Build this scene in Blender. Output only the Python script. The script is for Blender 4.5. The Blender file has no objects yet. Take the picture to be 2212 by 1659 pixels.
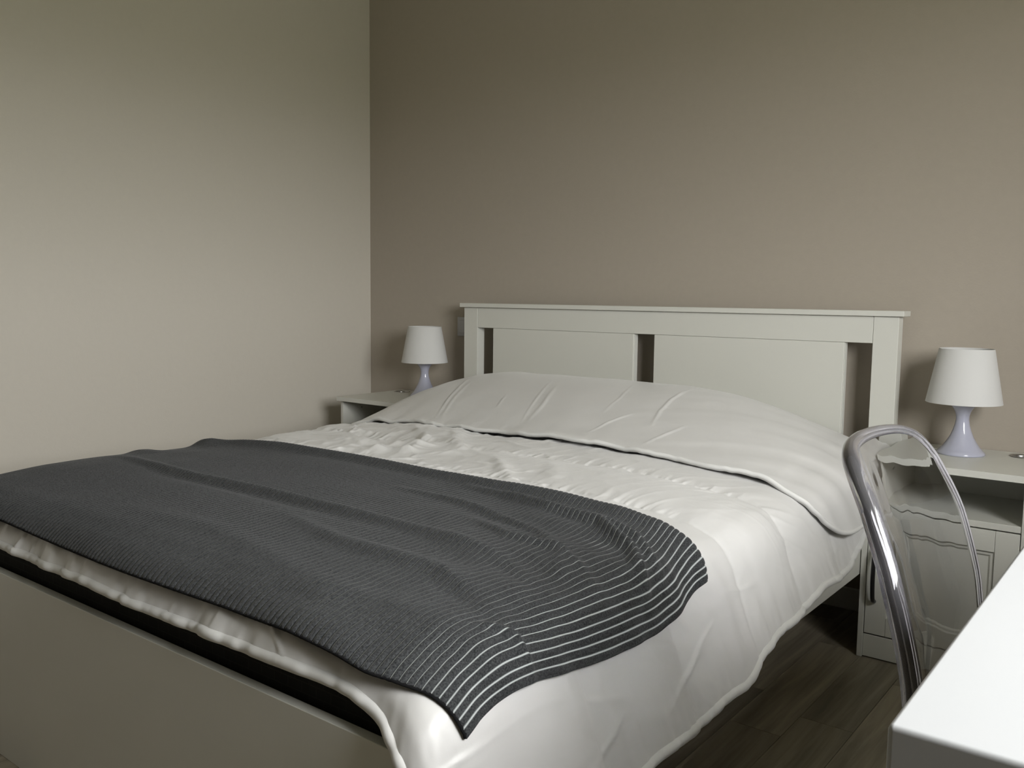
import bpy, bmesh, math, random
import numpy as np
from mathutils import Vector, Matrix

C = bpy.context.scene.collection
sc = bpy.context.scene
PI = math.pi

# ------------------------------------------------------------------ camera
YAW, PITCH, ROLL, FPX = 0.6598, 0.0983, 0.0118, 1918.09
fw = Vector((-math.sin(YAW)*math.cos(PITCH), math.cos(YAW)*math.cos(PITCH), -math.sin(PITCH)))
rt = Vector((math.cos(YAW), math.sin(YAW), 0)); up = rt.cross(fw)
r2 = math.cos(ROLL)*rt + math.sin(ROLL)*up; u2 = -math.sin(ROLL)*rt + math.cos(ROLL)*up
cam_d = bpy.data.cameras.new('camera'); cam = bpy.data.objects.new('camera', cam_d); C.objects.link(cam)
M = Matrix((r2, u2, -fw)).transposed().to_4x4(); M.translation = Vector((3.0118, -2.8207, 0.9727))
cam.matrix_world = M
cam_d.sensor_fit = 'HORIZONTAL'; cam_d.sensor_width = 36.0; cam_d.lens = 36.0*FPX/2212.0
cam_d.clip_start = 0.02
sc.camera = cam

# ------------------------------------------------------------------ view, world, daylight
sc.view_settings.view_transform = 'Standard'; sc.view_settings.look = 'None'
sc.view_settings.gamma = 1.0; sc.view_settings.use_curve_mapping = False
sc.view_settings.exposure = 1.60
SKY_STRENGTH = 11.0
XR, YF, ZC = 3.78, -4.3, 2.5          # right wall, wall behind the camera, ceiling
WY0, WY1, WZ0, WZ1 = -2.56, -1.42, 0.95, 1.98    # window opening in the right wall

world = bpy.data.worlds.new('overcast_sky'); sc.world = world; world.use_nodes = True
nt = world.node_tree; nt.nodes.clear()
out = nt.nodes.new('ShaderNodeOutputWorld'); bg = nt.nodes.new('ShaderNodeBackground')
tc = nt.nodes.new('ShaderNodeTexCoord'); sep = nt.nodes.new('ShaderNodeSeparateXYZ'); rp = nt.nodes.new('ShaderNodeValToRGB')
nt.links.new(tc.outputs['Generated'], sep.inputs[0])
mp = nt.nodes.new('ShaderNodeMapRange'); mp.inputs[1].default_value = -1; mp.inputs[2].default_value = 1
nt.links.new(sep.outputs['Z'], mp.inputs[0]); nt.links.new(mp.outputs[0], rp.inputs[0])
e = rp.color_ramp.elements
e[0].position = 0.0; e[0].color = (.12, .125, .08, 1)        # ground and gardens below the horizon
e[1].position = 1.0; e[1].color = (1.0, 1.0, 1.0, 1)
a = e.new(.49); a.color = (.18, .185, .13, 1)
a = e.new(.53); a.color = (.80, .80, .79, 1)
nt.links.new(rp.outputs[0], bg.inputs['Color']); bg.inputs['Strength'].default_value = SKY_STRENGTH
nt.links.new(bg.outputs[0], out.inputs[0])

pl = bpy.data.lights.new('window_portal', 'AREA'); pl.shape = 'RECTANGLE'
pl.size = WZ1-WZ0; pl.size_y = WY1-WY0
pl.cycles.is_portal = True
po = bpy.data.objects.new('window_portal', pl); C.objects.link(po)
po.location = (XR+.225, (WY0+WY1)/2, (WZ0+WZ1)/2); po.rotation_euler = (0, PI/2, 0)

# ------------------------------------------------------------------ helpers
def link(o, parent=None):
    C.objects.link(o)
    if parent is not None: o.parent = parent
    return o
def tag(o, label=None, cat=None, group=None, kind=None):
    if label: o['label'] = label
    if cat: o['category'] = cat
    if group: o['group'] = group
    if kind: o['kind'] = kind
    return o
def empty(name, loc, label, cat, group=None):
    o = bpy.data.objects.new(name, None); C.objects.link(o); o.location = loc
    o.empty_display_size = .05
    return tag(o, label, cat, group)
def obj(name, bm, mat, parent=None, smooth=False, bevel=0, sharp=None):
    me = bpy.data.meshes.new(name)
    bmesh.ops.recalc_face_normals(bm, faces=bm.faces[:])
    bm.to_mesh(me); bm.free()
    o = bpy.data.objects.new(name, me); me.materials.append(mat)
    if smooth:
        for p in me.polygons: p.use_smooth = True
    if bevel:
        m = o.modifiers.new('bevel', 'BEVEL'); m.width = bevel; m.segments = 2; m.limit_method = 'ANGLE'; m.angle_limit = .6
        for p in me.polygons: p.use_smooth = True
        m.harden_normals = True
    return link(o, parent)
def add_box(bm, lo, hi):
    vs = [bm.verts.new((x, y, z)) for x in (lo[0], hi[0]) for y in (lo[1], hi[1]) for z in (lo[2], hi[2])]
    for f in ((0,1,3,2),(4,6,7,5),(0,4,5,1),(2,3,7,6),(0,2,6,4),(1,5,7,3)):
        bm.faces.new([vs[i] for i in f])
def box(name, lo, hi, mat, parent=None, bevel=.0012):
    bm = bmesh.new(); add_box(bm, lo, hi)
    return obj(name, bm, mat, parent, bevel=bevel)
def add_lathe(bm, prof, n=48, cx=0, cy=0):
    rings = []
    for r, z in prof:
        if r < 1e-5: rings.append([bm.verts.new((cx, cy, z))])
        else: rings.append([bm.verts.new((cx+r*math.cos(2*PI*i/n), cy+r*math.sin(2*PI*i/n), z)) for i in range(n)])
    for a, b in zip(rings, rings[1:]):
        for i in range(n):
            j = (i+1) % n
            if len(a) == 1 and len(b) == 1: continue
            if len(a) == 1: bm.faces.new((a[0], b[i], b[j]))
            elif len(b) == 1: bm.faces.new((a[i], a[j], b[0]))
            else: bm.faces.new((a[i], a[j], b[j], b[i]))
def add_tube(bm, pts, r, n=8, closed=False):
    pts = [Vector(p) for p in pts]; N = len(pts); rings = []
    t0 = (pts[1]-pts[0]).normalized()
    nrm = t0.orthogonal().normalized()
    for i, p in enumerate(pts):
        if closed: t = (pts[(i+1) % N]-pts[i-1]).normalized()
        else: t = (pts[min(i+1, N-1)]-pts[max(i-1, 0)]).normalized()
        nrm = (nrm-t*nrm.dot(t)).normalized(); b = t.cross(nrm)
        rr = r[i] if hasattr(r, '__len__') else r
        rings.append([bm.verts.new(p+rr*(math.cos(2*PI*k/n)*nrm+math.sin(2*PI*k/n)*b)) for k in range(n)])
    rng = range(N) if closed else range(N-1)
    for i in rng:
        a, b = rings[i], rings[(i+1) % N]
        # closest rotation for the closing ring
        off = 0
        if closed and i == N-1:
            off = min(range(n), key=lambda o: sum((a[k].co-b[(k+o) % n].co).length for k in range(n)))
        for k in range(n):
            bm.faces.new((a[k], a[(k+1) % n], b[(k+1+off) % n], b[(k+off) % n]))
    if not closed:
        bm.faces.new(rings[0][::-1]); bm.faces.new(rings[-1])
def spline(pts, n):
    """Catmull-Rom through pts, n samples per span."""
    P = [Vector(p) for p in pts]; P = [2*P[0]-P[1]] + P + [2*P[-1]-P[-2]]
    o = []
    for i in range(1, len(P)-2):
        for k in range(n):
            t = k/n; a, b, c, d = P[i-1], P[i], P[i+1], P[i+2]
            o.append(.5*((2*b)+(c-a)*t+(2*a-5*b+4*c-d)*t*t+(3*b-a-3*c+d)*t**3))
    o.append(P[-2]); return o

# ------------------------------------------------------------------ materials
def mat(name, col, rough=.5, spec=.5, coat=0, sheen=0, bump=None, noise=None, trans=0, sss=0):
    m = bpy.data.materials.new(name); m.use_nodes = True
    N = m.node_tree.nodes; L = m.node_tree.links; b = N['Principled BSDF']
    b.inputs['Base Color'].default_value = (*col, 1); b.inputs['Roughness'].default_value = rough
    b.inputs['Specular IOR Level'].default_value = spec
    b.inputs['Coat Weight'].default_value = coat; b.inputs['Sheen Weight'].default_value = sheen
    if sss:
        b.inputs['Subsurface Weight'].default_value = sss; b.inputs['Subsurface Radius'].default_value = (.02, .02, .02)
    tcn = N.new('ShaderNodeTexCoord')
    if noise:   # (scale, amount) gentle variation of colour
        n = N.new('ShaderNodeTexNoise'); n.inputs['Scale'].default_value = noise[0]; n.inputs['Detail'].default_value = 4
        L.new(tcn.outputs['Object'], n.inputs['Vector'])
        mx = N.new('ShaderNodeMix'); mx.data_type = 'RGBA'
        mx.inputs[6].default_value = (*[c*(1-noise[1]) for c in col], 1); mx.inputs[7].default_value = (*[min(1, c*(1+noise[1])) for c in col], 1)
        L.new(n.outputs['Fac'], mx.inputs[0]); L.new(mx.outputs[2], b.inputs['Base Color'])
    if bump:    # (scale, strength, distance)
        n = N.new('ShaderNodeTexNoise'); n.inputs['Scale'].default_value = bump[0]; n.inputs['Detail'].default_value = 3
        L.new(tcn.outputs['Object'], n.inputs['Vector'])
        bp = N.new('ShaderNodeBump'); bp.inputs['Strength'].default_value = bump[1]; bp.inputs['Distance'].default_value = bump[2]
        L.new(n.outputs['Fac'], bp.inputs['Height']); L.new(bp.outputs['Normal'], b.inputs['Normal'])
    return m
def stretch_wood(name, tone):
    m = bpy.data.materials.new(name); m.use_nodes = True
    N = m.node_tree.nodes; L = m.node_tree.links; b = N['Principled BSDF']
    tcn = N.new('ShaderNodeTexCoord'); mpn = N.new('ShaderNodeMapping'); mpn.inputs['Scale'].default_value = (38, 2.2, 1)
    L.new(tcn.outputs['Object'], mpn.inputs['Vector'])
    n = N.new('ShaderNodeTexNoise'); n.inputs['Scale'].default_value = 1.0; n.inputs['Detail'].default_value = 7; n.inputs['Roughness'].default_value = .62
    n.inputs['Distortion'].default_value = .6
    L.new(mpn.outputs[0], n.inputs['Vector'])
    r = N.new('ShaderNodeValToRGB'); L.new(n.outputs['Fac'], r.inputs[0])
    base = (.30, .262, .195)
    r.color_ramp.elements[0].position = .30; r.color_ramp.elements[0].color = (*[c*.62*tone for c in base], 1)
    r.color_ramp.elements[1].position = .72; r.color_ramp.elements[1].color = (*[c*1.35*tone for c in base], 1)
    L.new(r.outputs[0], b.inputs['Base Color'])
    b.inputs['Roughness'].default_value = .42; b.inputs['Specular IOR Level'].default_value = .35
    mp2 = N.new('ShaderNodeMapping'); mp2.inputs['Scale'].default_value = (260, 9, 1); L.new(tcn.outputs['Object'], mp2.inputs['Vector'])
    n2 = N.new('ShaderNodeTexNoise'); n2.inputs['Scale'].default_value = 1; n2.inputs['Detail'].default_value = 3; L.new(mp2.outputs[0], n2.inputs['Vector'])
    bp = N.new('ShaderNodeBump'); bp.inputs['Strength'].default_value = .25; bp.inputs['Distance'].default_value = .001
    L.new(n2.outputs['Fac'], bp.inputs['Height']); L.new(bp.outputs['Normal'], b.inputs['Normal'])
    return m

m_wall_l = mat('cream_wallpaper', (.60, .565, .50), .75, .25, bump=(160, .12, .002), noise=(55, .02))
m_wall_b = mat('taupe_wallpaper', (.43, .385, .325), .72, .25, bump=(160, .15, .002), noise=(45, .035))
m_wall_f = mat('bounce_cutting_dark_wall', (.13, .11, .09), .75, .25, bump=(160, .15, .002), noise=(45, .035))  # unseen wall; dark tone added to cut light bounced onto the footboard
m_ceil = mat('white_ceiling_paint', (.82, .81, .76), .85, .2, bump=(90, .05, .001))
m_skirt = mat('white_painted_trim', (.72, .71, .67), .4, .4, bump=(60, .02, .0005))
m_foil = mat('white_foil', (.67, .67, .62), .38, .4, bump=(300, .04, .0003), noise=(8, .012))
m_foil_in = mat('white_foil_side', (.67, .67, .62), .5, .4, bump=(300, .04, .0003))
m_desk = mat('white_desk_lacquer', (.42, .43, .44), .42, .35, bump=(240, .03, .0003))
m_duvet = mat('white_microfibre', (.68, .675, .665), .38, .5, sheen=.25, bump=(700, .10, .0004))
m_pipe = mat('white_piping_cloth', (.72, .72, .705), .6, .3, sheen=.2, bump=(500, .15, .0006))
m_black = mat('black_metal', (.012, .012, .013), .28, .5, bump=(200, .03, .0003))
m_shade = mat('white_lampshade_cloth', (.66, .66, .65), .8, .2, bump=(420, .25, .0006))
m_base = mat('milky_lamp_plastic', (.46, .47, .57), .16, .5, coat=.4, sss=.15, bump=(10, .01, .0003))
m_plate = mat('white_switch_plastic', (.50, .50, .52), .35, .5, bump=(50, .01, .0003))
m_cable = mat('white_cable', (.80, .80, .76), .45, .5, bump=(50, .01, .0003))
m_chrome = mat('chrome', (.55, .56, .60), .12, .5, bump=(50, .01, .0002)); m_chrome.node_tree.nodes['Principled BSDF'].inputs['Metallic'].default_value = 1
m_steel = mat('brushed_steel', (.42, .41, .40), .3, .5, bump=(200, .05, .0002)); m_steel.node_tree.nodes['Principled BSDF'].inputs['Metallic'].default_value = 1
m_dark = mat('dark_hole_lining', (.015, .015, .015), .8, .2, bump=(50, .01, .0003))

def mattress_mat():
    m = mat('charcoal_quilted_ticking', (.022, .022, .021), .9, .2)
    N = m.node_tree.nodes; L = m.node_tree.links; b = N['Principled BSDF']
    t = N.new('ShaderNodeTexCoord'); mpn = N.new('ShaderNodeMapping'); mpn.inputs['Scale'].default_value = (16, 16, 16)
    L.new(t.outputs['Object'], mpn.inputs[0])
    br = N.new('ShaderNodeTexBrick'); br.inputs['Scale'].default_value = 1; br.inputs['Mortar Size'].default_value = .012
    br.inputs['Color1'].default_value = (.020, .020, .019, 1); br.inputs['Color2'].default_value = (.023, .023, .022, 1); br.inputs['Mortar'].default_value = (.034, .034, .032, 1)
    rot = N.new('ShaderNodeMapping'); rot.inputs['Rotation'].default_value = (PI/2, 0, 0); L.new(mpn.outputs[0], rot.inputs[0])
    L.new(rot.outputs[0], br.inputs['Vector']); L.new(br.outputs['Color'], b.inputs['Base Color'])
    return m
m_mattress = mattress_mat()

def blanket_mat():
    m = bpy.data.materials.new('charcoal_ribbed_knit'); m.use_nodes = True
    N = m.node_tree.nodes; L = m.node_tree.links; b = N['Principled BSDF']
    b.inputs['Roughness'].default_value = .95; b.inputs['Specular IOR Level'].default_value = .1; b.inputs['Sheen Weight'].default_value = .12
    t = N.new('ShaderNodeTexCoord')
    n = N.new('ShaderNodeTexNoise'); n.inputs['Scale'].default_value = 420; n.inputs['Detail'].default_value = 2; L.new(t.outputs['Object'], n.inputs[0])
    r = N.new('ShaderNodeValToRGB'); L.new(n.outputs['Fac'], r.inputs[0])
    r.color_ramp.elements[0].position = .32; r.color_ramp.elements[0].color = (.020, .0215, .023, 1)
    r.color_ramp.elements[1].position = .70; r.color_ramp.elements[1].color = (.070, .073, .076, 1)
    at = N.new('ShaderNodeAttribute'); at.attribute_name = 'line'
    mx = N.new('ShaderNodeMix'); mx.data_type = 'RGBA'; L.new(at.outputs['Fac'], mx.inputs[0]); L.new(r.outputs[0], mx.inputs[6])
    mx.inputs[7].default_value = (.62, .66, .66, 1); L.new(mx.outputs[2], b.inputs['Base Color'])
    bp = N.new('ShaderNodeBump'); bp.inputs['Strength'].default_value = .5; bp.inputs['Distance'].default_value = .0008
    L.new(n.outputs['Fac'], bp.inputs['Height']); L.new(bp.outputs['Normal'], b.inputs['Normal'])
    return m
m_blanket = blanket_mat()
m_hem = mat('black_blanket_hem', (.012, .012, .013), .95, .1, bump=(400, .3, .0006))

def glass_mat():
    m = bpy.data.materials.new('clear_polycarbonate'); m.use_nodes = True
    N = m.node_tree.nodes; L = m.node_tree.links; b = N['Principled BSDF']
    b.inputs['Base Color'].default_value = (.93, .94, .96, 1); b.inputs['Transmission Weight'].default_value = 1
    b.inputs['Roughness'].default_value = .0; b.inputs['IOR'].default_value = 1.5
    t = N.new('ShaderNodeTexCoord'); n = N.new('ShaderNodeTexNoise'); n.inputs['Scale'].default_value = 9; n.inputs['Detail'].default_value = 1
    L.new(t.outputs['Object'], n.inputs[0])
    bp = N.new('ShaderNodeBump'); bp.inputs['Strength'].default_value = .25; bp.inputs['Distance'].default_value = .006
    L.new(n.outputs['Fac'], bp.inputs['Height']); L.new(bp.outputs['Normal'], b.inputs['Normal'])
    return m
m_glass = glass_mat()
m_rim = m_glass.copy(); m_rim.name = 'thick_polycarbonate_edge'
_r = m_rim.node_tree.nodes['Principled BSDF']; _r.inputs['Transmission Weight'].default_value = .94; _r.inputs['Base Color'].default_value = (.84, .83, .89, 1); _r.inputs['IOR'].default_value = 1.42

# ------------------------------------------------------------------ room shell
def wall_box(name, lo, hi, m):
    o = box(name, lo, hi, m, bevel=0); o['kind'] = 'structure'; return o
wall_box('wall_left', (-.12, YF-.12, -.02), (0, .12, ZC+.1), m_wall_l)
wall_box('wall_back', (0, 0, -.02), (XR+.12, .12, ZC+.1), m_wall_b)
wall_box('wall_front', (0, YF-.12, -.02), (XR+.12, YF, ZC+.1), m_wall_f)
wall_box('ceiling', (0, YF, ZC), (XR, 0, ZC+.1), m_ceil)
WT = .22
# right wall with the window opening
bm = bmesh.new()
add_box(bm, (XR, YF, -.02), (XR+WT, WY0, ZC+.1)); add_box(bm, (XR, WY1, -.02), (XR+WT, 0, ZC+.1))
add_box(bm, (XR, WY0, -.02), (XR+WT, WY1, WZ0)); add_box(bm, (XR, WY0, WZ1), (XR+WT, WY1, ZC+.1))
o = obj('wall_right', bm, m_wall_l); o['kind'] = 'structure'
# window in it
wf = bpy.data.objects.new('window_1', None); C.objects.link(wf); wf.location = (XR+.14, (WY0+WY1)/2, WZ0); wf['kind'] = 'structure'
def wbox(name, lo, hi, m):
    ox, oy, oz = wf.location
    return box(name, (lo[0]-ox, lo[1]-oy, lo[2]-oz), (hi[0]-ox, hi[1]-oy, hi[2]-oz), m, wf, bevel=.002)
fr = .05
wbox('window_frame', (XR+.12, WY0, WZ0), (XR+.17, WY0+fr, WZ1), m_skirt)
wbox('window_frame', (XR+.12, WY1-fr, WZ0), (XR+.17, WY1, WZ1), m_skirt)
wbox('window_frame', (XR+.12, WY0+fr, WZ0), (XR+.17, WY1-fr, WZ0+fr), m_skirt)
wbox('window_frame', (XR+.12, WY0+fr, WZ1-fr), (XR+.17, WY1-fr, WZ1), m_skirt)

# skirting boards
def skirt(name, lo, hi):
    o = box(name, lo, hi, m_skirt, bevel=.003); o['kind'] = 'structure'
skirt('baseboard_back', (.012, -.012, 0), (XR, 0, .07))
skirt('baseboard_left', (0, YF, 0), (.012, 0, .07))

# floor: individual wood-look boards, 12.2 cm wide, running away from the foot of the bed
fl = bpy.data.objects.new('floor', None); C.objects.link(fl); fl['kind'] = 'structure'
m_joint = mat('dark_board_joint', (.018, .015, .012), .8, .1, bump=(50, .01, .0003))
o = box('floor_underlay', (0, YF, -.02), (XR, 0, -.0035), m_joint, fl, bevel=0)
woods = [stretch_wood('grey_brown_board_tone_%d' % i, t) for i, t in enumerate((.78, .92, 1.0, 1.1, 1.25))]
random.seed(11)
PW = .122; x_first = 2.207 - PW*19   # a joint at x = 2.207
known = {2.085: -.741, 2.207: -.945, 2.329: -.824, 2.451: -.50}   # end joints read off the photograph
BL = .61
mesh_cache = {}
col_i = 0
x = x_first
while x < XR:
    x0, x1 = max(x, 0), min(x+PW, XR)
    if x1-x0 > .02:
        key = min(known, key=lambda k: abs(k-x))
        off = known[key] if abs(key-x) < .01 else random.uniform(-BL, 0)
        y = off
        while y+BL < 0: y += BL
        y = y + 0.0
        top = 0
        ends = []
        yy = y
        segs = []
        if 0-y > .01: segs.append((y, 0))
        while yy > YF:
            segs.append((max(yy-BL, YF), yy)); yy -= BL
        for (a, b) in segs:
            if b-a < .02: continue
            bm = bmesh.new(); cx, cy = (x0+x1)/2, (a+b)/2
            g = .0006
            hx, hy = (x1-x0)/2-g, (b-a)/2-g
            add_box(bm, (-hx, -hy, -.004), (hx, hy, 0))
            o = obj('board', bm, random.choice(woods), fl)
            o.location = (cx, cy, 0)
    x += PW

# ------------------------------------------------------------------ soft-furnishing surfaces
CX = 1.484
PX = np.array([(0,0),(.40,-.002),(.55,-.008),(.65,-.016),(.74,-.028),(.79,-.045),(.815,-.065),(.835,-.10),(.853,-.15),(.873,-.20),(.895,-.25),(.915,-.30),(.925,-.36)])
PY = np.array([(0,0),(1.80,0),(1.92,-.005),(1.99,-.014),(2.03,-.03),(2.055,-.052),(2.07,-.085),(2.078,-.12),(2.082,-.16)])
def smooth_poly(P, n=500, w=.02):
    d = np.r_[0, np.cumsum(np.hypot(*np.diff(P, axis=0).T))]
    s = np.linspace(0, d[-1], n); a = np.interp(s, d, P[:,0]); b = np.interp(s, d, P[:,1])
    k = max(1, int(w/(s[1]-s[0]))); ker = np.hanning(2*k+3); ker /= ker.sum()
    pad = lambda q: np.r_[2*q[0]-q[1:k+2][::-1], q, 2*q[-1]-q[-k-2:-1][::-1]]
    return s, np.convolve(pad(a), ker, 'valid'), np.convolve(pad(b), ker, 'valid')
SX = smooth_poly(PX); SY = smooth_poly(PY)
def ux(u):  # arclength across the bed -> x, dz
    a = np.abs(u); return CX+np.sign(u)*np.interp(a, SX[0], SX[1]), np.interp(a, SX[0], SX[2])
def vy(v):
    return -np.interp(v, SY[0], SY[1]), np.interp(v, SY[0], SY[2])
def bed_surface(U, V, top=.55):
    x, dx = ux(U); y, dy = vy(V)
    return np.stack([x, y, top+dx+dy], -1)
def normals(P):
    du = np.gradient(P, axis=1); dv = np.gradient(P, axis=0)
    n = np.cross(du, dv); n /= np.linalg.norm(n, axis=-1, keepdims=True)+1e-12
    return n*np.where(n[..., 2:3] < -1e9, -1, 1)
def ss(a, b, x):
    t = np.clip((x-a)/(b-a), 0, 1); return t*t*(3-2*t)
_rng = np.random.RandomState(5)
_tab = _rng.rand(256, 256)
def vnoise(x, y, seed=0):
    x = x+seed*17.31; y = y+seed*9.77
    xi = np.floor(x).astype(int); yi = np.floor(y).astype(int); fx = x-xi; fy = y-yi
    fx = fx*fx*fx*(fx*(fx*6-15)+10); fy = fy*fy*fy*(fy*(fy*6-15)+10)
    g = lambda a, b: _tab[a % 256, b % 256]
    return (g(xi,yi)*(1-fx)+g(xi+1,yi)*fx)*(1-fy)+(g(xi,yi+1)*(1-fx)+g(xi+1,yi+1)*fx)*fy-.5
def fbm(x, y, seed=0, o=3):
    r = 0; a = 1
    for k in range(o): r = r+a*vnoise(x*2**k, y*2**k, seed+k); a *= .5
    return r
def ridge(x, y, seed=0):
    return 1-np.abs(2*vnoise(x, y, seed))*1.6      # thin raised creases
def crease(U, V, pts, w, h, taper=True):
    """narrow raised fold along a polyline in (u, v)"""
    best = np.full(U.shape, 1e9); tt = np.zeros(U.shape)
    P = np.array(pts, float); seg = np.hypot(*np.diff(P, axis=0).T); cum = np.r_[0, np.cumsum(seg)]/seg.sum()
    for i in range(len(P)-1):
        a, b = P[i], P[i+1]; d = b-a; L2 = d@d
        t = np.clip(((U-a[0])*d[0]+(V-a[1])*d[1])/L2, 0, 1)
        dist = np.hypot(U-a[0]-t*d[0], V-a[1]-t*d[1]); m = dist < best
        best = np.where(m, dist, best); tt = np.where(m, cum[i]+t*(cum[i+1]-cum[i]), tt)
    return h*np.exp(-(best/w)**2)*(np.sin(PI*np.clip(tt, .02, .98))**.6 if taper else 1)
def grid_mesh(name, P, mat_, parent, solid=0, attr=None, offset=-1):
    nv, nu = P.shape[:2]
    idx = np.arange(nv*nu).reshape(nv, nu)
    if normals(P)[nv//2, nu//2, 2] < 0: idx = idx[::-1]
    f = np.stack([idx[:-1,:-1], idx[:-1,1:], idx[1:,1:], idx[1:,:-1]], -1).reshape(-1, 4)
    me = bpy.data.meshes.new(name)
    me.vertices.add(nv*nu); me.vertices.foreach_set('co', P.reshape(-1).astype(np.float32))
    me.loops.add(f.size); me.loops.foreach_set('vertex_index', f.reshape(-1).astype(np.int32))
    me.polygons.add(len(f)); me.polygons.foreach_set('loop_start', (np.arange(len(f))*4).astype(np.int32))
    me.polygons.foreach_set('use_smooth', np.ones(len(f), bool))
    me.update(calc_edges=True); me.validate()
    if attr is not None:
        a = me.attributes.new('line', 'FLOAT', 'POINT'); a.data.foreach_set('value', attr.reshape(-1).astype(np.float32))
    me.materials.append(mat_)
    o = bpy.data.objects.new(name, me); link(o, parent)
    if solid:
        s = o.modifiers.new('thickness', 'SOLIDIFY'); s.thickness = solid; s.offset = offset; s.use_even_offset = False
    return o
def border(P):
    return np.concatenate([P[0, :], P[1:, -1], P[-1, -2::-1], P[-2:0:-1, 0]])
def tube_from(name, pts, r, m, parent, n=8, closed=True, step=.006):
    pts = np.asarray(pts)
    if closed: pts = np.vstack([pts, pts[:1]])
    d = np.r_[0, np.cumsum(np.linalg.norm(np.diff(pts, axis=0), axis=1))]
    k = max(8, int(d[-1]/step)); s = np.linspace(0, d[-1], k, endpoint=not closed)
    q = np.stack([np.interp(s, d, pts[:, i]) for i in range(3)], -1)
    if callable(r): r = [float(v) for v in r(q)]
    bm = bmesh.new(); add_tube(bm, [tuple(p) for p in q], r, n, closed)
    return obj(name, bm, m, parent, smooth=True)

# ------------------------------------------------------------------ bed
bed = empty('bed', (1.484, -1.05, 0), 'white painted double bed with slotted panel headboard and plain low footboard', 'bed')
def bb(name, lo, hi, m=m_foil, bevel=.0015):
    ox, oy, oz = bed.location
    return box(name, (lo[0]-ox, lo[1]-oy, lo[2]-oz), (hi[0]-ox, hi[1]-oy, hi[2]-oz), m, bed, bevel)
HX0, HX1, HY = .651, 2.3155, -.0977
bb('headboard_post', (HX0, HY, 0), (.7205, HY+.045, .9265))
bb('headboard_post', (2.2445, HY, 0), (HX1, HY+.045, .9265))
bb('top_rail', (.7212, HY+.0012, .8475), (2.2438, HY+.030, .9265))
bb('headboard_cap', (.636, HY-.012, .9275), (2.331, HY+.062, .9441), bevel=.002)
bb('headboard_panel', (.8005, HY+.0016, .30), (1.4355, HY+.034, .8470))
bb('headboard_panel', (1.5175, HY+.0016, .30), (2.1625, HY+.034, .8470))
bb('panel_edging', (1.4355, HY+.006, .30), (1.4375, HY+.028, .8465), m_foil_in)
bb('panel_edging', (2.1625, HY+.006, .30), (2.1645, HY+.028, .8465), m_foil_in)
bb('lower_rail', (.7212, HY+.0012, .22), (2.2438, HY+.030, .2995))
bb('side_rail', (2.2885, -2.047, .228), (2.3165, -.0985, .385))
bb('side_rail', (.6515, -2.047, .228), (.6795, -.0985, .385))
bb('footboard', (.651, -2.066, 0.0), (2.317, -2.048, .4008), bevel=.0012)
bb('slatted_base', (.681, -2.04, .24), (2.287, -.105, .265))
bb('centre_beam', (1.46, -2.04, .19), (1.51, -.105, .2395))
# mattress: a thing resting in the frame
bm = bmesh.new(); add_box(bm, (-.790, -.955, 0), (.790, .960, .205))
mo = obj('mattress', bm, m_mattress, bevel=.045); mo.location = (1.484, -1.083, .266)
tag(mo, 'charcoal quilted mattress showing between the duvet hem and the low footboard', 'mattress')

# ------------------------------------------------------------------ duvet
duvet = empty('duvet', (1.484, -1.1, .55), 'white quilted duvet folded back at the head and hanging over the bed side', 'duvet')
def rel(P, e): return P-np.array(e.location)
DU = 1.12            # half width along the cloth
# side hem length varies: longer toward the foot
nu, nv = 600, 500
vend = float(np.interp(.093, -SY[2], SY[0]))
s_ = np.linspace(-1, 1, nu); v_ = np.linspace(.12, vend, nv)
S, V = np.meshgrid(s_, v_)
hemz = np.interp(V, [.12, .43, .62, .94, 1.2, 1.32, 1.5, 1.9, 2.2], [.39, .375, .325, .312, .300, .270, .262, .262, .25])
hemz = hemz+.006*np.sin(V*9)+.004*np.sin(V*23+1)
sag = .55-hemz
Lu = np.interp(sag, -SX[2], SX[0])
Lu = Lu-.0
Ud = S*Lu
footwave = np.interp(Ud, [-.8,-.38,-.18,0,.15,.29,.41,.52,.62,.68,.75,.80,1.0], [.008,.007,.003,.006,.002,.002,.005,.010,.018,.020,.010,-.008,-.02])
Vd = V-ss(1.98, vend, V)*footwave
P = bed_surface(Ud, Vd)
N_ = normals(P)
if N_[nv//2, nu//2, 2] < 0: N_ = -N_
far_ = np.clip(1-(Ud+.25)/.9, .15, 1)
# quilting seams run across the bed
seams = [.70, .965, 1.225, 1.50, 1.775, 2.03]
W = Ud; Vq = Vd+.012*np.sin(W*3.1)+.006*fbm(W*7, W*0+3, 2)
h = np.zeros_like(W)
for i in range(len(seams)-1):
    a, b = seams[i], seams[i+1]; t = np.clip((Vq-a)/(b-a), 0, 1)
    h += np.where((Vq > a) & (Vq < b), .010*np.sin(PI*t)**.55, 0)
ds = np.min([np.abs(Vq-q) for q in seams], axis=0)
# gathers that run out from every seam
rg = lambda a, b, k: np.clip(1-np.abs(2*vnoise(a, b, k))*2.2, 0, 1)**1.5-.35      # crisp gathered folds
g = .55*rg(W*40+5*vnoise(W*5, Vq*5, 9)+Vq*6, Vq*10, 3)+.35*rg(W*75-Vq*9, Vq*20, 4)+.5*vnoise(W*48, Vq*14, 7)
h += .0065*g*np.exp(-ds/.026)*(1-.8*ss(.62, .80, np.abs(W)))
h += .0045*rg(W*22+3*vnoise(W*4, Vq*4, 10)+Vq*8, Vq*6, 6)*np.exp(-ds/.075)*(.5+far_)
h += .004*rg(W*9+Vq*16+1.5*vnoise(W*6, Vq*5, 12), Vq*9-W*5, 14)*far_
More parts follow.
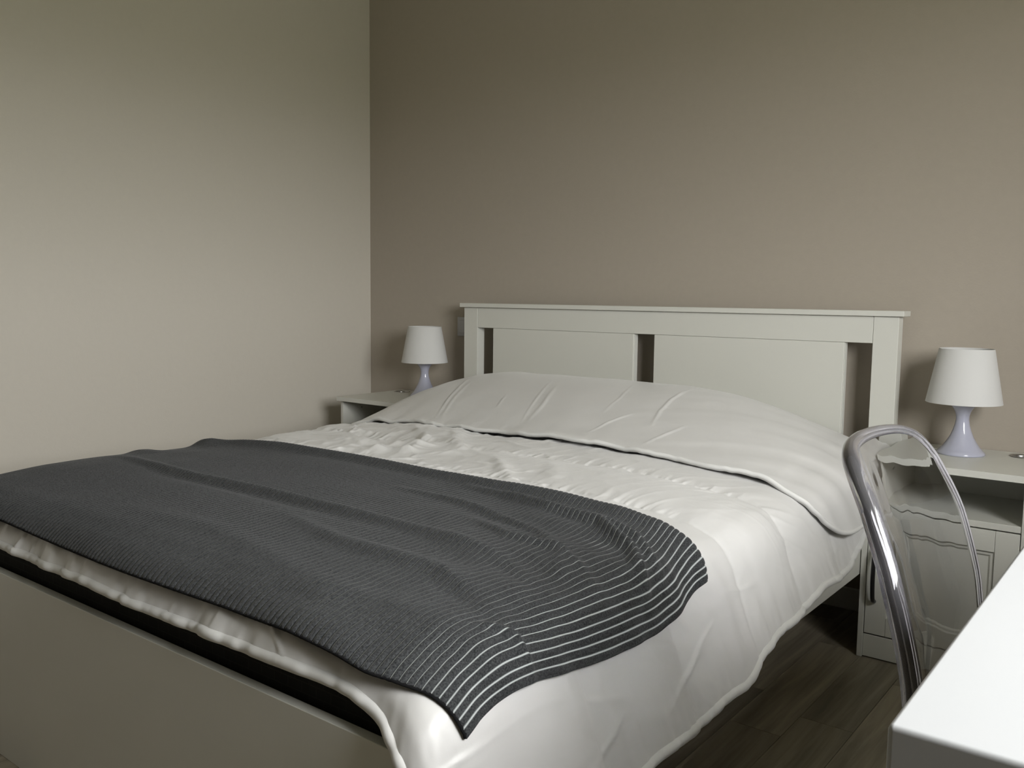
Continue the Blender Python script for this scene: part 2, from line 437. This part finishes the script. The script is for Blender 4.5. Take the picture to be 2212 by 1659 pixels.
# loose cloth: rumples stronger toward the far side and the head
far = np.clip(1-(W+.25)/.9, .12, 1)*ss(1.6, 1.15, Vd)
a1 = W*.80+Vd*.60; a2 = -W*.60+Vd*.80
h += far*(.010*ridge(a1*5.2+1.5*vnoise(W*3, Vd*3, 21), a2*2.4, 11)*1.0-.006)
h += far*.006*ridge(W*11+2*vnoise(W*5, Vd*5, 22), Vd*7, 13)
h += .006*fbm(W*3.0, Vd*3.4, 15)
h += .0030*fbm(W*16, Vd*11, 31)*(.35+far)+.0015*ridge(W*23+Vd*6+2*vnoise(W*6,Vd*6,33), Vd*17-W*8, 34)*(.3+far)
# side drape: soft vertical folds and puckers near the hem
side = ss(.78, 1.0, np.abs(W))
h += side*(.007*vnoise(Vd*11+1.2*W, W*1.5, 41)+.004*vnoise(Vd*27+2*W, W*4, 42))
edge = np.exp(-(Lu-np.abs(W))/.045)
h += edge*.0045*vnoise(Vd*62, W*9, 43)
# foot drape puckers
foot = ss(1.965, 2.03, Vd)
h += foot*(.019*vnoise(W*17+2*vnoise(W*4, Vd*2, 8), Vd*5, 51)+.004*vnoise(W*41, Vd*8, 52))*np.clip(1.0-.6*ss(.45, .8, W), .3, 1)
h += np.exp(-(vend-V)/.02)*.003*vnoise(W*70, Vd*10, 53)
# single sharp creases seen in the photograph
U_ = lambda x: x-CX
for pts, w, hh in [([(1.06-CX,.80),(1.17-CX,.90),(1.24-CX,.935)], .012, .006),
                   ([(1.242-CX,.80),(1.33-CX,.92),(1.45-CX,1.02)], .020, .009),
                   ([(1.60-CX,1.06),(1.70-CX,1.16),(1.80-CX,1.245)], .018, .009),
                   ([(1.75-CX,1.03),(1.86-CX,1.16)], .025, .006),
                   ([(1.38-CX,1.18),(1.275-CX,1.0),(1.15-CX,.83)], .020, .009),
                   ([(1.30-CX,1.20),(1.20-CX,1.08)], .018, .006),
                   ([(1.91-CX,1.335),(1.925-CX,1.28)], .003, .003), ([(1.965-CX,1.33),(1.985-CX,1.26)], .003, .003),
                   ([(2.06-CX,1.335),(2.09-CX,1.26)], .003, .003), ([(1.70-CX,1.335),(1.73-CX,1.26)], .003, .003),
                   ([(.93,1.36),(.95,1.42),(1.0,1.52)], .0035, .003), ([(.95,1.40),(.99,1.50),(1.02,1.60)], .0035, .003),
                   ([(.97,1.70),(1.02,1.80)], .004, .003), ([(1.95-CX,2.03),(2.04-CX,2.10)], .0035, .004)]:
    h += crease(W, Vd, pts, w, hh)
def squeeze(P):     # the cloth is pressed in where the cabinets stand against the bed
    k = ss(-.52, -.405, P[..., 1])*ss(.60, .54, P[..., 2])
    hi = 2.302+(1-k)*.2; lo = .622-(1-k)*.2
    P[..., 0] = np.clip(P[..., 0], lo, hi); return P
# keep the cloth calm where the blanket lies on it
und = ss(1.36, 1.42, Vd)*ss(.90, .84, W)*ss(2.06, 2.03, Vd)
h = h*(1-.75*und)
P[..., 1] -= .024*ss(.72, .86, np.abs(W))*ss(1.98, 2.05, Vd)      # the corner hangs clear of the footboard
P = squeeze(P+N_*h[..., None])
quilt = grid_mesh('quilt', rel(P, duvet), m_duvet, duvet, solid=.018)
tube_from('piping', rel(border(P)-border(N_)*.004, duvet), .0095, m_pipe, duvet)

# folded-back head end lying over the pillows
nu2, nv2 = 420, 240
s_ = np.linspace(-1, 1, nu2); w_ = np.linspace(0, 1, nv2)
S, T = np.meshgrid(s_, w_)
U = S*(SX[0][np.argmin(abs(-SX[2]-.172))])
Um = np.abs(U).max(); R = .17
cut = np.clip((np.abs(U)-(Um-R))/R, 0, 1); vmax = np.interp(U, [-1,-.7,-.4,.3,.55,.9], [.72,.725,.742,.785,.80,.815])
vhem = vmax+.004*np.sin(U*13)+.003*np.sin(U*31+2)-(R-np.sqrt(np.maximum(R*R-(cut*R)**2, 0)))*1.5
V = .125+(vhem-.125)*(1-(1-T)**1.0)
x, dx = ux(U)
y = -V
def hump(x, y):
    q = np.clip((vmax+.008+y)/(vmax+.008-.30), 0, 1); p = np.sin(PI/2*q**1.2)
    p = p*np.where(y > -.30, 1-.5*np.clip((y+.30)/.17, 0, 1.2)**2, 1)
    t = np.where(x > 1.65, np.clip((x-1.65)/.72, 0, 1), np.where(x < 1.15, np.clip((1.15-x)/.8, 0, 1), 0))
    return .135*p*np.cos(PI/2*t)
lift = .016+.005*vnoise(U*6, V*0, 71)
bulge = .018*ss(.74, .84, np.abs(U))
# the hem rests on the quilt below it
ui = np.clip(((U[-1]/Lu.mean()+1)/2*(nu-1)).round().astype(int), 0, nu-1)
zq = np.array([P[:, k, 2][np.argmin(np.abs(P[:, k, 1]+vm))] for k, vm in zip(ui, vmax[-1])])
zq = np.convolve(np.pad(zq, 6, 'edge'), np.ones(13)/13, 'valid')
want = zq-(.552+dx[-1])+.0155+.004*np.sin(U[-1]*7+1)+.006*ss(.0, .6, U[-1])
near = np.exp(-np.maximum(vmax-V, 0)/.05)*ss(.80, .70, np.abs(U))
lift = lift*(1-near)+want[None, :]*near
P2 = np.stack([x+np.sign(U)*bulge, y, .552+dx+lift+hump(x, y)], -1)
N2 = normals(P2)
if N2[nv2//2, nu2//2, 2] < 0: N2 = -N2
h = .008*fbm(U*2.6, V*3.5, 61)*ss(0, .12, vmax-V)+.0012*fbm(U*15, V*12, 62)
dh = vhem-V
g = vnoise(U*52+3*vnoise(U*6, V*4, 64), dh*18, 63)
h += .0035*g*np.exp(-dh/.022)
# long soft folds fanning on the near half
a1 = U*.35+V*1.0
h += ss(.0, .35, U)*(.0065*vnoise(a1*17+1.5*U, U*2.5, 65))*ss(.15, .3, V)
h += ss(.74, .95, np.abs(U))*(.006*vnoise(V*14+U*2, U*2, 66))
for pts, w, hh in [([(.94-CX,.40),(.968-CX,.468),(1.007-CX,.58),(1.064-CX,.715)], .0032, .0036),
                   ([(.99-CX,.45),(1.03-CX,.58),(1.08-CX,.70)], .006, .003),
                   ([(1.22-CX,.54),(1.251-CX,.625)], .003, .0028),
                   ([(1.30-CX,.38),(1.346-CX,.53),(1.371-CX,.613),(1.399-CX,.69)], .0035, .0026),
                   ([(1.36-CX,.45),(1.40-CX,.58),(1.42-CX,.69)], .007, .003),
                   ([(1.59-CX,.34),(1.625-CX,.495),(1.628-CX,.602)], .0032, .0024),
                   ([(1.786-CX,.32),(1.779-CX,.459),(1.787-CX,.544),(1.81-CX,.63)], .004, .0042),
                   ([(1.72-CX,.58),(1.677-CX,.65),(1.655-CX,.72)], .004, .003),
                   ([(1.90-CX,.60),(1.86-CX,.70),(1.85-CX,.74)], .005, .003),
                   ([(2.28-CX,.22),(2.30-CX,.40),(2.33-CX,.55)], .010, .004)]:
    h += crease(U, V, pts, w, hh)
P2 = squeeze(P2+N2*h[..., None])
flap = grid_mesh('folded_flap', rel(P2, duvet), m_duvet, duvet, solid=.012)
tube_from('piping', rel(border(P2)-border(N2)*.004, duvet), .0062, m_pipe, flap)

# ------------------------------------------------------------------ blanket
per = .0122
uL, uR = -.99, .884
ribs = int((uR-uL)/per); sub = 8
nub = ribs*sub+1; nvb = 185
u_ = np.linspace(uR-ribs*per, uR, nub); v_ = np.linspace(1.345, 2.066, nvb)
U, V = np.meshgrid(u_, v_)
ph = ((np.arange(nub) % sub)/sub)[None, :]*np.ones_like(U)      # phase inside a rib
# cloth slips a little: stripes wander
Uw = U+.006*fbm(U*2.2, V*3.0, 81)+.0035*vnoise(U*9, V*14, 82)*ss(.1, .6, U)
c_r = np.clip((U-.80)/.084, 0, 1)
Vw = V+.022*c_r**2.2*ss(1.62, 1.345, V)-.044*ss(.70, .90, U)*ss(1.7, 2.066, V)+.005*np.sin(U*8)*ss(1.45, 1.345, V)+.004*np.sin(U*6+1)*ss(1.9, 2.06, V)
Uw = Uw-.018*ss(.5, .884, U)*ss(1.50, 1.345, V)+.010*np.sin(V*9)*ss(.6, .88, U)-.018*ss(1.75, 2.0, V)*ss(.6, .884, U)
PB = bed_surface(Uw, Vw)
NB = normals(PB)
if NB[nvb//2, nub//2, 2] < 0: NB = -NB
hb = .0135+.004*fbm(U*2.4, V*3, 83)
hb += crease(U, V, [(-.62,1.665),(-.44,1.70),(-.2,1.722),(.05,1.712),(.22,1.716),(.46,1.713),(.63,1.712),(.77,1.75)], .016, .012)
hb -= crease(U, V, [(-.55,1.70),(-.30,1.745),(.0,1.742),(.25,1.745),(.5,1.745)], .02, .005)
hb += crease(U, V, [(.30,1.385),(.54,1.425),(.66,1.43),(.755,1.48),(.82,1.56),(.85,1.66)], .012, .018)
hb += crease(U, V, [(.42,1.40),(.60,1.40),(.74,1.425),(.83,1.50)], .009, .010)
hb += crease(U, V, [(.20,1.50),(.45,1.53),(.62,1.56),(.70,1.62),(.74,1.68)], .014, .012)
hb += crease(U, V, [(.50,1.60),(.60,1.63),(.70,1.61),(.78,1.65)], .012, .009)
hb += crease(U, V, [(.20,1.80),(.40,1.84),(.62,1.83),(.80,1.88)], .018, .009)
hb += crease(U, V, [(-.1,1.94),(.2,1.93),(.5,1.97),(.75,1.94)], .025, .005)
hb += crease(U, V, [(.78,1.93),(.82,1.90),(.88,1.92)], .010, .010)
hb += crease(U, V, [(-.82,1.34),(-.70,1.36),(-.6,1.41)], .03, .010)+crease(U, V, [(-.84,1.55),(-.70,1.56),(-.6,1.60)], .03, .008)
hb += .015*np.exp(-((V-1.350)/.020)**2)*ss(-.95, -.4, U)
hb += .010*ss(.1, .8, U)*vnoise(V*13+2*U, U*6, 84)+.008*ss(.3, .75, U)*vnoise(V*24-3*U, U*9, 88)+.007*vnoise(U*4, V*8, 89)*ss(1.36, 1.42, V)+.0022*vnoise(U*11, V*26, 85)*ss(-.2, .7, U)
hb += ss(.80, .884, U)*(.010*vnoise(V*9, U*0+2, 86)+.004)
hb += .010*ss(2.0, 2.066, V)*(.4+.8*vnoise(U*5, V*0+3, 87))*ss(-.9, -.6, U)
# the ribs themselves
rib = np.sqrt(np.maximum(1-(2*ph-1)**2, 0))
hb += .0028*rib
hb = np.maximum(hb, .007)
PB = PB+NB*hb[..., None]
line = np.where(np.abs(ph-1/sub) < 1e-6, 1.0, 0.0)
# the light yarn sits on one flank of each rib
blanket = empty('blanket', (1.484, -1.7, .56), 'charcoal ribbed knit throw with thin white stripes spread across the foot of the duvet', 'blanket')
grid_mesh('knit', rel(PB, blanket), m_blanket, blanket, solid=.003, attr=line)
tube_from('hem', rel(PB[-1, :]-NB[-1, :]*.002, blanket), .0026, m_hem, blanket, closed=False)
tube_from('hem', rel(PB[:, -1]-NB[:, -1]*.001, blanket), .0022, m_blanket, blanket, closed=False)

# ------------------------------------------------------------------ bedside cabinets
def nightstand(loc, hand, label):
    """hand = +1: door handle and cable hole as on the right cabinet; -1 mirrored"""
    t = empty('bedside_cabinet', loc, label, 'cabinet', 'bedside cabinets')
    Wd, D, H = .390, .362, .5535
    def b_(name, lo, hi, m=m_foil, par=None, bevel=.0012):
        if hand < 0: lo, hi = (Wd-hi[0], lo[1], lo[2]), (Wd-lo[0], hi[1], hi[2])
        return box(name, lo, hi, m, par or t, bevel)
    T = .0145
    b_('side_panel', (0, -D, 0), (T, -.004, H-.0172)); b_('side_panel', (Wd-T, -D, 0), (Wd, -.004, H-.0172))
    # worktop with a round cable hole
    bm = bmesh.new(); n = 40
    gx, gy, gr = .330, -.065, .031
    if hand < 0: gx = Wd-gx
    x0, x1, y0, y1, z0, z1 = -.0035, Wd+.0035, -D-.020, 0, H-.017, H
    def pt(k):
        a = 2*PI*k/n; dx, dy = math.cos(a), math.sin(a)
        ts = []
        if dx > 1e-9: ts.append((x1-gx)/dx)
        if dx < -1e-9: ts.append((x0-gx)/dx)
        if dy > 1e-9: ts.append((y1-gy)/dy)
        if dy < -1e-9: ts.append((y0-gy)/dy)
        s = min(ts); return (gx+s*dx, gy+s*dy)
    outer = [pt(k) for k in range(n)]
    for cxy in ((x0,y0),(x1,y0),(x1,y1),(x0,y1)):     # snap nearest ring point to each corner
        k = min(range(n), key=lambda i: (outer[i][0]-cxy[0])**2+(outer[i][1]-cxy[1])**2); outer[k] = cxy
    inner = [(gx+gr*math.cos(2*PI*k/n), gy+gr*math.sin(2*PI*k/n)) for k in range(n)]
    vo1 = [bm.verts.new((*p, z1)) for p in outer]; vi1 = [bm.verts.new((*p, z1)) for p in inner]
    vo0 = [bm.verts.new((*p, z0)) for p in outer]; vi0 = [bm.verts.new((*p, z0)) for p in inner]
    for k in range(n):
        j = (k+1) % n
        bm.faces.new((vi1[k], vo1[k], vo1[j], vi1[j])); bm.faces.new((vi0[k], vi0[j], vo0[j], vo0[k]))
        bm.faces.new((vo1[k], vo0[k], vo0[j], vo1[j])); bm.faces.new((vi1[k], vi1[j], vi0[j], vi0[k]))
    wt = obj('worktop', bm, m_foil, t)
    bm = bmesh.new(); prof = [(gr+.004, H+.0004), (gr+.0035, H+.002), (gr-.002, H+.002), (gr-.003, H-.004), (gr-.003, H-.016)]
    add_lathe(bm, prof, 40, gx, gy); cr = obj('cable_ring', bm, m_steel, wt, smooth=True)
    bm = bmesh.new(); add_lathe(bm, [(gr-.0032, H-.0135), (0, H-.0135)], 40, gx, gy); obj('ring_cover', bm, m_steel, wt)
    b_('back_panel', (T, -.012, .03), (Wd-T, -.006, H-.0175))
    b_('shelf', (T+.0003, -D+.0035, .407), (Wd-T-.0003, -.013, .4235))
    b_('bottom_panel', (T+.0003, -D+.020, .052), (Wd-T-.0003, -.013, .066))
    b_('plinth', (T+.0003, -D+.004, .003), (Wd-T-.0003, -D+.018, .0655))
    bm = bmesh.new()
    # small dark holes on the inner side panel
    dz0, dz1 = .0695, .4035; dx0, dx1 = T+.002, Wd-T-.002; dy0, dy1 = -D+.002, -D+.019
    door = bpy.data.objects.new('door', None); link(door, t)
    st = .054
    b_('stile', (dx0, dy0, dz0), (dx0+st, dy1, dz1), par=door); b_('stile', (dx1-st, dy0, dz0), (dx1, dy1, dz1), par=door)
    b_('rail', (dx0+st+.0006, dy0, dz0), (dx1-st-.0006, dy1, dz0+.050), par=door); b_('rail', (dx0+st+.0006, dy0, dz1-.054), (dx1-st-.0006, dy1, dz1), par=door)
    # recessed panel with a stepped moulding
    ix0, ix1, iz0, iz1 = dx0+st+.0008, dx1-st-.0008, dz0+.0505, dz1-.0545
    b_('panel', (ix0, dy0+.0075, iz0), (ix1, dy1-.003, iz1), par=door)
    bm = bmesh.new()
    def ring(a, b, ya, yb):   # frame strip from inset a to inset b, depth ya to yb
        X0, X1 = (ix0, ix1) if hand > 0 else (Wd-ix1, Wd-ix0)
        A = [bm.verts.new((xx, ya, zz)) for xx, zz in ((X0+a, iz0+a), (X1-a, iz0+a), (X1-a, iz1-a), (X0+a, iz1-a))]
        B = [bm.verts.new((xx, yb, zz)) for xx, zz in ((X0+b, iz0+b), (X1-b, iz0+b), (X1-b, iz1-b), (X0+b, iz1-b))]
        for k in range(4): bm.faces.new((A[k], A[(k+1) % 4], B[(k+1) % 4], B[k]))
    ring(0, .003, dy0+.0002, dy0+.003); ring(.003, .008, dy0+.003, dy0+.0035); ring(.008, .0125, dy0+.0035, dy0+.0073)
    obj('moulding', bm, m_foil, door)
    hx = dx0+.023
    if hand < 0: hx = Wd-hx
    bm = bmesh.new()
    pts = spline([(hx, dy0-.002, .162), (hx, dy0-.016, .170), (hx, dy0-.023, .200), (hx, dy0-.026, .237), (hx, dy0-.023, .274), (hx, dy0-.016, .304), (hx, dy0-.002, .312)], 6)
    add_tube(bm, pts, .0058, 10)
    obj('door_handle', bm, m_black, door, smooth=True)
    # two screw covers inside the open compartment
    for yy in (-.10, -.26):
        bm = bmesh.new(); add_lathe(bm, [(0, 0), (.004, 0), (.004, .0008), (0, .0008)], 12)
        o = obj('screw_cover', bm, m_steel, t)
        o.rotation_euler = (0, PI/2, 0)
        o.location = (T if True else 0, yy, .50)
    return t
nightstand((2.3195, -.006, 0), 1, 'white bedside cabinet with open shelf and black bow handle, between bed and clear chair')
nightstand((.2125, -.006, 0), -1, 'white bedside cabinet in the room corner by the cream wall, mostly hidden by bed')

# ------------------------------------------------------------------ lamps
def lamp(x, y, z, label):
    t = empty('table_lamp', (x, y, z), label, 'lamp', 'bedside lamps')
    bm = bmesh.new()
    prof = [(0, .0003), (.0600, .0003), (.0615, .002), (.0600, .007), (.054, .013), (.046, .022), (.0375, .035), (.0295, .050), (.0235, .066), (.0188, .082), (.0166, .097),
            (.0172, .108), (.0200, .118), (.0250, .127), (.0315, .135), (.0365, .141), (.0385, .148), (.0350, .157), (0, .159)]
    add_lathe(bm, prof, 56); b = obj('base', bm, m_base, t, smooth=True)
    bm = bmesh.new()
    r0, r1, z0, z1 = .0965, .0690, .143, .291
    add_lathe(bm, [(r0, z0), (r1, z1), (r1-.0008, z1+.0006), (r1-.0016, z1), (r0-.0016, z0), (r0-.0008, z0-.0006), (r0, z0)], 72)
    s = obj('lamp_shade', bm, m_shade, t, smooth=True)
    m = s.modifiers.new('edge', 'EDGE_SPLIT'); m.split_angle = .8
    bm = bmesh.new()   # shade carrier
    for k in range(3):
        a = 2*PI*k/3; add_tube(bm, [(.015*math.cos(a), .015*math.sin(a), .205), (.083*math.cos(a), .083*math.sin(a), .206)], .0014, 6)
    add_lathe(bm, [(.016, .158), (.016, .212), (.012, .212), (.012, .158)], 20)
    obj('shade_carrier', bm, m_cable, t)
    bm = bmesh.new(); add_lathe(bm, [(0, .212), (.012, .214), (.02, .235), (.0225, .250), (.018, .264), (.008, .271), (0, .272)], 20)
    obj('bulb', bm, m_shade, t, smooth=True)
    return t
lr = lamp(2.5056, -.139, .5535, 'white table lamp with cone shade on the cabinet beside the clear chair')
ll = lamp(.469, -.1365, .5535, 'white table lamp with cone shade on the cabinet in the room corner')
for L_, s in ((lr, 1), (ll, -1)):
    x, y, z = 0, 0, 0
    pts = spline([(-.050*s, .018, .004), (-.075*s, .030, .0028), (-.10*s, .050, .0028), (-.125*s, .085, .0028), (-.122*s, .118, .0028)], 6)
    bm = bmesh.new(); add_tube(bm, pts, .0024, 8); obj('power_cord', bm, m_cable, L_, smooth=True)

# wall switch beside the headboard
sw = empty('wall_switch', (.578, 0, .845), 'pale square wall switch on the taupe wall half behind the headboard', 'switch')
box('cover_plate', (-.042, -.009, -.040), (.042, 0, .040), m_plate, sw, .002)
box('rocker', (-.028, -.0125, -.026), (.028, -.0091, .026), m_plate, sw, .0015)

# ------------------------------------------------------------------ desk
desk = empty('desk', (2.889, -2.321, 0), 'bright white desk with a square corner in the near right foreground', 'desk')
DL, DWd, DT = 1.35, .75, .040
bm = bmesh.new(); add_box(bm, (0, 0, .740-DT), (DWd, DL, .740)); obj('desktop', bm, m_desk, desk, bevel=.0035)
for xx in (.035, DWd-.075):
    for yy in (.035, DL-.075):
        box('leg', (xx, yy, 0), (xx+.04, yy+.04, .740-DT), m_desk, desk, .003)
box('apron', (DWd-.07, .076, .62), (DWd-.055, DL-.076, .6995), m_desk, desk, .001)

# ------------------------------------------------------------------ clear chair
chair = empty('chair', (2.98, -1.72, 0), 'clear transparent plastic chair with rounded back, pushed in at the white desk', 'chair')
CYc = -1.725
def shell_pt(s, t):
    """s across (-1 near edge .. 1 far edge), t along: 0 front of seat .. 1 top of back"""
    # profile (x, z) relative to the seat/back junction
    prof = [(3.17, .445), (3.08, .452), (2.96, .446), (2.87, .445), (2.826, .475), (2.812, .55), (2.803, .615), (2.779, .70), (2.750, .765), (2.731, .810)]
    k = np.interp(t, [0,.12,.28,.42,.50,.60,.70,.81,.91,1.0], np.arange(10)); i = int(min(k, 8)); f = k-i
    # smooth
    p0 = np.array(prof[max(i-1,0)]); p1 = np.array(prof[i]); p2 = np.array(prof[i+1]); p3 = np.array(prof[min(i+2,9)])
    p = .5*((2*p1)+(p2-p0)*f+(2*p0-5*p1+4*p2-p3)*f*f+(3*p1-p0-3*p2+p3)*f**3)
    return p
def shell_grid(ns=41, nt_=90):
    G = np.zeros((nt_, ns, 3))
    for a in range(nt_):
        t = a/(nt_-1)
        # half width: rounded top corners, rounded seat front
        hw = np.interp(t, [0, .25, .45, .6, .8, 1.0], [.21, .225, .222, .222, .212, .190])
        for b in range(ns):
            s = -1+2*b/(ns-1)
            # corner rounding by pulling t inward near |s|=1
            tt = t
            if t > .8: tt = .8+(t-.8)*(1-.20*abs(s)**2.5-.26*abs(s)**10)
            if t < .12: tt = .12-(.12-t)*(1-.5*abs(s)**3)
            p = shell_pt(s, tt)
            back = float(ss(.40, .60, tt))
            bow = (.034*back)*(1-s*s)+.012*back*s
            G[a, b] = (p[0]-bow, CYc+s*hw, p[1]+(1-back)*.012*s*s)
    return G
G = shell_grid()
def cgrid(name, G, mat_, par, th):
    return grid_mesh(name, rel(G, par), mat_, par, solid=th, offset=0)
seat = cgrid('seat_shell', G, m_glass, chair, .006)
bp_ = border(G)
tube_from('rolled_rim', rel(bp_, chair), lambda q: .0078-.012*q[:, 1], m_rim, chair, n=12, step=.012)
def ctube(name, pts, r, n=10):
    bm = bmesh.new(); P_ = [Vector(p)-chair.location for p in pts]; add_tube(bm, P_, r, n)
    return obj(name, bm, m_chrome, chair, smooth=True)
for sy in (-1, 1):
    yy = CYc+sy*.20
    ctube('leg', spline([(2.835, yy-sy*.02, .430), (2.845, yy, .20), (2.845, yy, .011)], 8), .011)
    ctube('leg', spline([(3.13, yy-sy*.02, .430), (3.145, yy, .20), (3.145, yy, .011)], 8), .011)
    ctube('seat_rail', [(2.82, yy-sy*.02, .432), (3.145, yy-sy*.02, .432)], .009)
ctube('cross_bar', [(2.835, CYc-.18, .432), (2.835, CYc+.18, .432)], .009)
ctube('cross_bar', [(3.13, CYc-.18, .432), (3.13, CYc+.18, .432)], .009)
